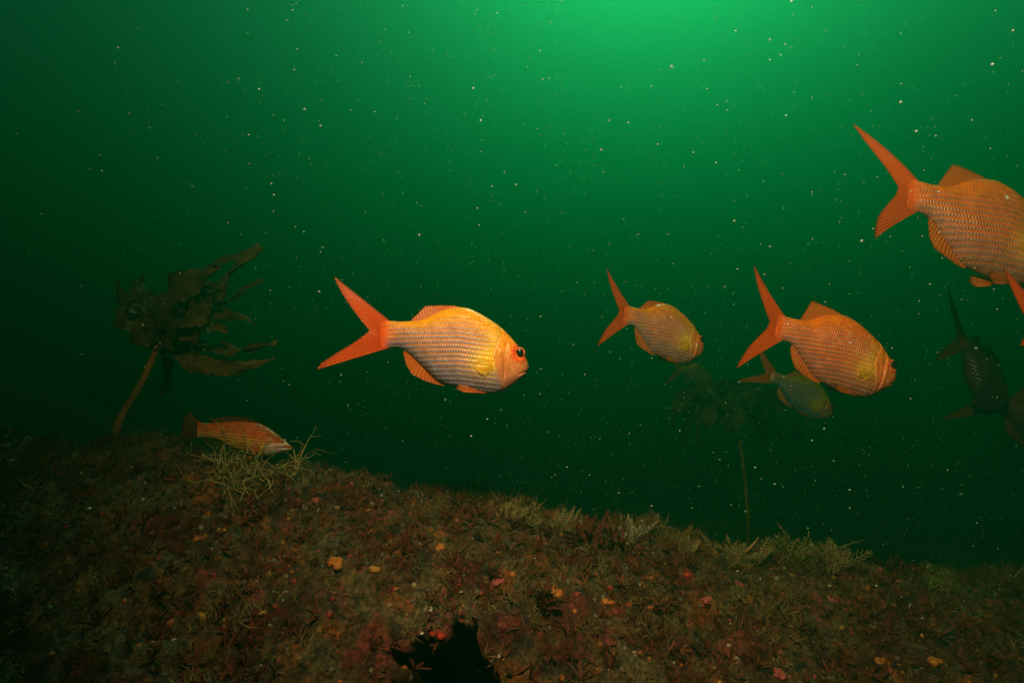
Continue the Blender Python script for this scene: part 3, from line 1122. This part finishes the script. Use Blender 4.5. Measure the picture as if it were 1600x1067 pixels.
    tris = np.concatenate([capA[:, :3], capB[:, :3]])
    allF = np.concatenate([quads[:, [0, 1, 2]], quads[:, [0, 2, 3]], tris])
    mk('body', to_world(V), allF, M['fish'], root, attrs={'cell': rgba(ext(c_)), 'line': rgba(ext(l_)), 'scaly': np.concatenate([s_.ravel(), [0, 0]]), 'fuv': ext(fuv)})

    def fin(nm_, mat, *a, **kw):
        V, F, fuv, edge = fin_mesh(*a, rs=rs, **kw)
        if pal == 'dark':  # silhouetted fish get dark fins too, shade put into the colour
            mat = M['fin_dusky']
        return mk(nm_, to_world(V), F, mat, root, attrs={'fuv': fuv, 'edge': edge})

    def yat(pts, xx):
        return float(spline(pts, np.array([xx]))[0])

    def wat(xx, yy):
        tp, bt, ww = yat(TOP, xx), yat(BOT, xx), yat(WID, xx)
        c = (yy - (tp + bt) / 2) / ((bt - tp) / 2)
        return ww * max(1 - c * c, 0.01) ** 0.5

    if red:
        lower = {'low': [(0.58, 372, 480), (0.7, 290, 538), (0.82, 200, 590), (0.95, 90, 664), (1, 66, 706)],
                 'sym': [(0.58, 390, 500), (0.7, 316, 574), (0.82, 226, 662), (0.95, 140, 780), (1, 122, 826)],
                 'folded': [(0.58, 410, 480), (0.7, 390, 520), (0.82, 370, 560), (0.95, 350, 600), (1, 345, 625)]}[tail]
        fin('tail_fin', M['fin_red'],
            [(0, 545, 385), (0.1, 520, 398), (0.3, 500, 430), (0.5, 496, 472), (0.7, 500, 510), (0.9, 522, 548), (1, 548, 558)],
            [(0, 172, 90), (0.03, 182, 122), (0.12, 222, 200), (0.25, 288, 296), (0.4, 362, 392), (0.5, 410, 446)] + lower,
            ns=121, nt=26, thick=5, rays=26, lat0=0, lat1=0, ragged=0.012)
        rz_ = raise_
        dtop = lambda xx, extra: yat(TOP, xx) - extra * rz_
        fin('dorsal_fin', M['fin_orange'],
            [(0, 690, 396), (0.25, 780, 376), (0.5, 870, 330), (0.75, 980, 306), (1, 1140, 346)],
            [(0, 682, dtop(690, 6)), (0.12, 716, dtop(716, 38)), (0.28, 786 - 14 * rz_, dtop(786, 82)), (0.5, 862, dtop(862, 46)), (0.75, 975, dtop(975, 12)), (1, 1140, dtop(1140, -4))],
            ns=91, nt=12, thick=5, rays=20, lat0=0, lat1=0, ragged=0.05)
        fin('anal_fin', M['fin_orange'],
            [(0, 642, 572), (0.25, 700, 615), (0.5, 760, 674), (0.75, 830, 738), (1, 905, 790)],
            [(0, 630, 592), (0.18, 652, 676), (0.4, 690, 738), (0.6, 770, 776), (0.8, 840, 800), (1, 905, 812)],
            ns=71, nt=12, thick=5, rays=15, lat0=0, lat1=0, ragged=0.04)
        for sd in (1, -1):
            fin('pelvic_fin', M['fin_orange'],
                [(0, 1195, 838), (0.5, 1188, 850), (1, 1180, 858)],
                [(0, 1000, 800 + 20 * pelvic), (0.5, 980, 826 + 30 * pelvic), (1, 1030, 850 + 40 * pelvic)],
                ns=31, nt=14, thick=4, rays=7, lat0=sd * 26, lat1=sd * 62, ragged=0.04)
            wl = wat(1216, 680)
            fin('pectoral_fin', M['fin_yellow'],
                [(0, 1228, 650), (0.5, 1222, 680), (1, 1226, 706)],
                [(0, 1138, 628), (0.3, 1100, 672), (0.7, 1122, 724), (1, 1168, 748)],
                ns=41, nt=14, thick=3, rays=12, lat0=sd * (wl - 1), lat1=sd * (wl + 3), ragged=0.16)
        eyes = (1396, 597, 37, 25, 31, 'iris')
    else:
        fin('tail_fin', M['fin_dusky'], [(0, 330, 268), (0.5, 296, 350), (1, 330, 440)],
            [(0, 178, 118), (0.15, 130, 170), (0.5, 96, 300), (0.85, 82, 420), (1, 120, 462)], ns=51, nt=18, thick=5, rays=13, lat0=0, lat1=0, ragged=0.04)
        fin('dorsal_fin', M['fin_dusky'], [(0, 455, 280), (0.4, 650, 264), (0.7, 850, 262), (1, 1080, 312)],
            [(0, 430, 232), (0.2, 540, 196), (0.5, 700, 182), (0.8, 900, 202), (1, 1080, 292)], ns=61, nt=10, thick=5, rays=18, lat0=0, lat1=0, ragged=0.08)
        fin('anal_fin', M['fin_green'], [(0, 400, 440), (0.5, 520, 476), (1, 690, 552)],
            [(0, 340, 470), (0.3, 420, 530), (0.7, 560, 580), (1, 690, 584)], ns=41, nt=10, thick=5, rays=12, lat0=0, lat1=0, ragged=0.05)
        for sd in (1, -1):
            wl = wat(1090, 560)
            fin('pectoral_fin', M['fin_orange'], [(0, 1096, 520), (0.5, 1086, 556), (1, 1092, 590)],
                [(0, 1000, 500), (0.4, 960, 570), (1, 1010, 640)], ns=31, nt=12, thick=3, rays=10, lat0=sd * (wl - 2), lat1=sd * (wl + 30), ragged=0.05)
            fin('pelvic_fin', M['fin_orange'], [(0, 1000, 660), (1, 960, 656)], [(0, 920, 730), (1, 880, 700)], ns=21, nt=8, thick=4, rays=5, lat0=sd * 20, lat1=sd * 40, ragged=0.05)
        eyes = (1328, 492, 21, 11, 12, 'iris_pale')
    ex, ey, er, px_, py_, im = eyes
    if not red:
        ey = max(ey, yat(TOP, ex) + 16)
    IV, IF = ico(3)
    for sd in (1, -1):
        wl = max(wat(ex, ey), 10)
        ev = np.stack([ex + IV[:, 0] * er, ey + IV[:, 1] * er, sd * (wl - er * 0.30) + IV[:, 2] * er * 0.62], -1)
        e_ = mk('eye', to_world(ev), IF, M[im], root)
        pv_ = np.stack([ex + 2 + IV[:, 0] * px_, ey + IV[:, 1] * py_, sd * (wl + er * 0.18) + IV[:, 2] * er * 0.24], -1)
        mk('pupil', to_world(pv_), IF, M['pupil'], e_)
    return root


S1 = 0.2375 / FPX                     # metres per profile pixel for each metre of distance
SW = (190 / 1600) / FPX
G = 'school of orange red fish'
make_fish('red', 'redfish', 'large orange fish in full side view with silvery striped flank', 'fish', P(480 + 900 * 0.2375, 410 + 560 * 0.2375, 1.0), S1 * 1.0, 0.0, seed=2, group=G, bend=0.01, tail='low')
make_fish('red', 'redfish', 'small orange fish turned away, above the far dark kelp', 'fish', P(1024, 515, 1.42), S1 * 0.96, R(20), R(6), seed=3, group=G, bend=0.23, tone=0.5, raise_=0.9)
make_fish('red', 'redfish', 'deep orange fish turned away with raised pointed dorsal fin', 'fish', P(1285, 545, 1.13), S1 * 1.03, R(4), R(9), seed=4, group=G, bend=0.25, tone=0.8, raise_=1.7)
make_fish('red', 'redfish', 'orange fish swimming highest in the school, above the dark silhouetted fish', 'fish', P(1512, 350, 1.08), S1 * 1.28, R(7), R(7), seed=5, group=G, bend=0.14, tone=0.75, raise_=1.5, tailtwist=0.5, pelvic=1.0)
make_fish('red', 'redfish', 'fish of which only a red tail tip shows under the top fish', 'fish', P(1698, 540, 0.96), S1 * 0.9, R(10), R(6), seed=6, group=G, tone=0.8, detail=0.5, tail='folded')
make_fish('red', 'redfish', 'dim grey blue fish half hidden below the deep orange one', 'fish', P(1245, 612, 2.1), S1 * 0.95, R(-8), R(20), seed=7, group=G, detail=0.6, pal='grey', tail='low')
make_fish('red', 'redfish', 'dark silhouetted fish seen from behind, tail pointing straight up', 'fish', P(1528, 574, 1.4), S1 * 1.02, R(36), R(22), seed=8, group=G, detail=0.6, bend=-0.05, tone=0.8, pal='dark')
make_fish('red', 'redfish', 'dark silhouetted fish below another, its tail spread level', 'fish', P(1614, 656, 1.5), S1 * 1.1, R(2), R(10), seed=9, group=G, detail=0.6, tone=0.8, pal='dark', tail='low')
make_fish('red', 'redfish', 'faint distant fish fading into the green water above the far kelp', 'fish', P(1082, 586, 3.1), S1 * 0.95, R(30), R(4), seed=10, group=G, detail=0.4)
make_fish('wrasse', 'wrasse', 'red and gold wrasse with pale pointed jaw resting on the reef', 'fish', P(280 + 800 * 0.11875, 630 + 460 * 0.11875, 1.30), SW * 1.38, R(4), 0.0, seed=12)


# ------------------------------------------------------------------ kelp
def tube(path, radii, sides=10):
    path = np.array(path, float)
    n = len(path)
    tan = np.gradient(path, axis=0)
    tan /= np.linalg.norm(tan, axis=1)[:, None]
    a = np.cross(tan, (0, 1, 0.01))
    a /= np.linalg.norm(a, axis=1)[:, None]
    bb = np.cross(tan, a)
    ang = np.arange(sides) / sides * 2 * math.pi
    V = path[:, None] + (np.cos(ang)[None, :, None] * a[:, None] + np.sin(ang)[None, :, None] * bb[:, None]) * np.asarray(radii)[:, None, None]
    V = V.reshape(-1, 3)
    F = grid_faces(n, sides, True)
    return V, F


def bez(a, b, c, d, t):
    t = t[:, None]
    return (1 - t) ** 3 * a + 3 * t * (1 - t) ** 2 * b + 3 * t * t * (1 - t) * c + t ** 3 * d


def frond(a, m1, m2, d, width, rs, facing=(0, -1, 0.3), nu=46, nv=11, ruffle=0.2, twist=0.5):
    """a leathery blade along a curve, with ruffled toothed edges and real thickness"""
    t = np.linspace(0, 1, nu)
    c = bez(*[np.array(q, float) for q in (a, m1, m2, d)], t)
    tan = np.gradient(c, axis=0)
    tan /= np.linalg.norm(tan, axis=1)[:, None]
    fc = unit(np.array(facing, float))
    sd = np.cross(tan, fc)
    sd /= np.linalg.norm(sd, axis=1)[:, None] + 1e-9
    nr = np.cross(sd, tan)
    tw = twist * (t - 0.3) * rs.normal() + 0.25 * np.sin(t * 5 + rs.rand() * 6)
    s2 = sd * np.cos(tw)[:, None] + nr * np.sin(tw)[:, None]
    n2 = nr * np.cos(tw)[:, None] - sd * np.sin(tw)[:, None]
    w = width * (0.22 + 1.35 * t ** 0.7 - 1.25 * t ** 2.2) * 0.62
    w = np.clip(w * (1 - 0.8 * t ** 7), width * 0.07, None)
    v = np.linspace(-1, 1, nv)
    edge = np.abs(v) ** 4
    tooth = 1 + edge[None] * (0.5 * rs.rand(nu, 1) - 0.28)
    tooth = np.where(v[None] < 0, 1 + edge[None] * (0.5 * rs.rand(nu, 1) - 0.28), tooth)
    ruf = ruffle * width * (v[None] ** 2) * np.sin(t[:, None] * (13 + 6 * rs.rand()) + (v[None] > 0) * 1.9 + rs.rand() * 6)
    ruf = ruf + 0.10 * width * fbm(np.stack([t[:, None] * 5 + 0 * v[None], v[None] * 1.4 + 0 * t[:, None], 0 * t[:, None] + 0 * v[None] + rs.rand() * 30], -1), 2)
    Vf = c[:, None] + s2[:, None] * (w[:, None] * v[None] * tooth)[..., None] + n2[:, None] * ruf[..., None]
    th = 0.0011 * (1.2 - 0.7 * np.abs(v))[None, :, None]
    A, B = (Vf + n2[:, None] * th).reshape(-1, 3), (Vf - n2[:, None] * th).reshape(-1, 3)
    n = nu * nv
    F = [grid_faces(nu, nv), grid_faces(nu, nv, off=n, flip=True)]
    idx = np.arange(n).reshape(nu, nv)
    for e in (idx[:, -1], idx[0, ::-1], idx[-1, :], idx[::-1, 0]):
        F.append(np.stack([e[:-1], e[1:], e[1:] + n, e[:-1] + n], -1))
    return np.concatenate([A, B]), np.concatenate(F)


def kelp(label, stipe_px, dist, fronds, rad, seed):
    rs = np.random.RandomState(seed)
    base = P(stipe_px[0][0], stipe_px[0][1], dist)
    root = empty('kelp', base)
    tag(root, label, 'kelp', 'kelp plants')
    pts = np.array([P(a, b_, dist) for a, b_ in stipe_px])
    tt = np.linspace(0, 1, len(pts))
    t = np.linspace(0, 1, 30)
    path = np.stack([spline(list(zip(tt, pts[:, k])), t) for k in range(3)], -1)
    V, F = tube(path - base, rad * (1.15 - 0.35 * t) * (1 + 0.06 * rs.normal(size=30)))
    mk('stipe', V, F, M['stipe'], root)
    for (p0, p1, p2, p3, dz, w, fac) in fronds:
        q = [P(p0[0], p0[1], dist) - base, P(p1[0], p1[1], dist + dz * 0.7) - base, P(p2[0], p2[1], dist + dz * 1.3) - base, P(p3[0], p3[1], dist + dz * 1.5) - base]
        V, F = frond(*q, w * 0.74 * dist / FPX, rs, fac, ruffle=0.26, twist=0.9)
        mk('frond', V, F, M['kelp'], root)
    return root


c0 = (248, 540)
left = [
    (c0, (255, 500), (330, 470), (404, 382), 0.05, 60, (0.1, -1, 0.3)),
    (c0, (250, 500), (300, 440), (382, 392), 0.14, 66, (-0.2, -1, 0.5)),
    (c0, (230, 480), (290, 430), (345, 418), -0.06, 62, (0, -1, 0.6)),
    (c0, (240, 500), (250, 445), (310, 428), 0.06, 60, (0.2, -1, 0.8)),
    (c0, (225, 520), (200, 490), (182, 440), 0.05, 46, (0.2, -1, 0.4)),
    (c0, (228, 530), (200, 512), (178, 486), -0.08, 44, (0.4, -1, 0.2)),
    (c0, (235, 505), (205, 460), (225, 430), 0.12, 60, (0, -1, 0.7)),
    (c0, (262, 525), (290, 500), (345, 470), -0.12, 64, (0, -1, 0.4)),
    (c0, (270, 520), (310, 510), (352, 512), -0.1, 56, (0, -1, 0.3)),
    (c0, (258, 495), (300, 470), (338, 452), 0.0, 66, (0.3, -1, 0.2)),
    (c0, (275, 510), (350, 470), (412, 438), 0.16, 30, (0.2, -1, 1)),
    (c0, (280, 515), (350, 470), (398, 505), 0.12, 32, (0.2, -1, 0.4)),
    (c0, (290, 528), (330, 560), (432, 538), -0.04, 40, (0.1, -1, 0.8)),
    (c0, (285, 545), (320, 600), (428, 560), -0.08, 42, (0, -1, 0.5)),
    (c0, (265, 560), (268, 590), (250, 622), 0.16, 24, (0.3, -1, 0.1)),
    (c0, (245, 515), (270, 470), (290, 460), -0.02, 70, (0, -1, 0.3)),
    (c0, (240, 530), (215, 515), (205, 470), 0.0, 50, (-0.3, -1, 0.3)),
]
kelp('brown kelp with orange stipe and ruffled fronds rising behind the wrasse tail', [(174, 750), (175, 716), (178, 690), (190, 650), (222, 596), (243, 548), (247, 536)], 1.6, left, 0.0098, 3)
c1 = (1140, 625)
far = []
rs = np.random.RandomState(9)
for k in range(19):
    a = -1.0 + 2.0 * k / 18 + rs.normal() * 0.05
    r = 75 + 25 * rs.rand()
    far.append((c1, (c1[0] + a * r * 0.45, c1[1] - 36 + 10 * rs.rand()), (c1[0] + a * r * 0.9, c1[1] - 20 + 30 * rs.rand()),
                (c1[0] + a * r * 1.05, c1[1] + 30 + 45 * rs.rand()), rs.normal() * 0.15, 44, (rs.normal() * 0.4, -1, 0.0)))
kelp('dark kelp silhouette with drooping fronds far behind the orange fish', [(1170, 860), (1168, 800), (1162, 730), (1155, 690), (1143, 640), (1140, 622)], 2.8, far, 0.008, 8)

# ------------------------------------------------------------------ drifting specks
rs = np.random.RandomState(99)
n = 30000
d = 0.28 + 2.6 * rs.rand(n) ** 0.75
px, py = -60 + 1720 * rs.rand(n), -60 + 1000 * rs.rand(n)
a, bq = (px - 800) / FPX, (533.5 - py) / FPX
pts = CAM + d[:, None] * np.stack([a, CP - bq * SP, SP + bq * CP], -1)
surf, _ = reef_at(pts[:, 0], pts[:, 1])
ok = pts[:, 2] > surf[:, 2] + 0.03
pts, d = pts[ok], d[ok]
size = (0.00016 + 0.00020 * rs.rand(len(pts)) ** 2 + 0.0009 * rs.rand(len(pts)) ** 14) * np.clip(0.55 + d * 0.45, 0.6, 1.5)
V, F, ids = scatter([crumb(rs, 1.0, 1) for k in range(5)], pts, np.zeros_like(pts) + (0, 0, 1), size, rs, 0.0)
o = mk('marine_snow', V, F, M['snow'])
tag(o, 'fine pale specks drifting in the green water', 'specks', kind='stuff')
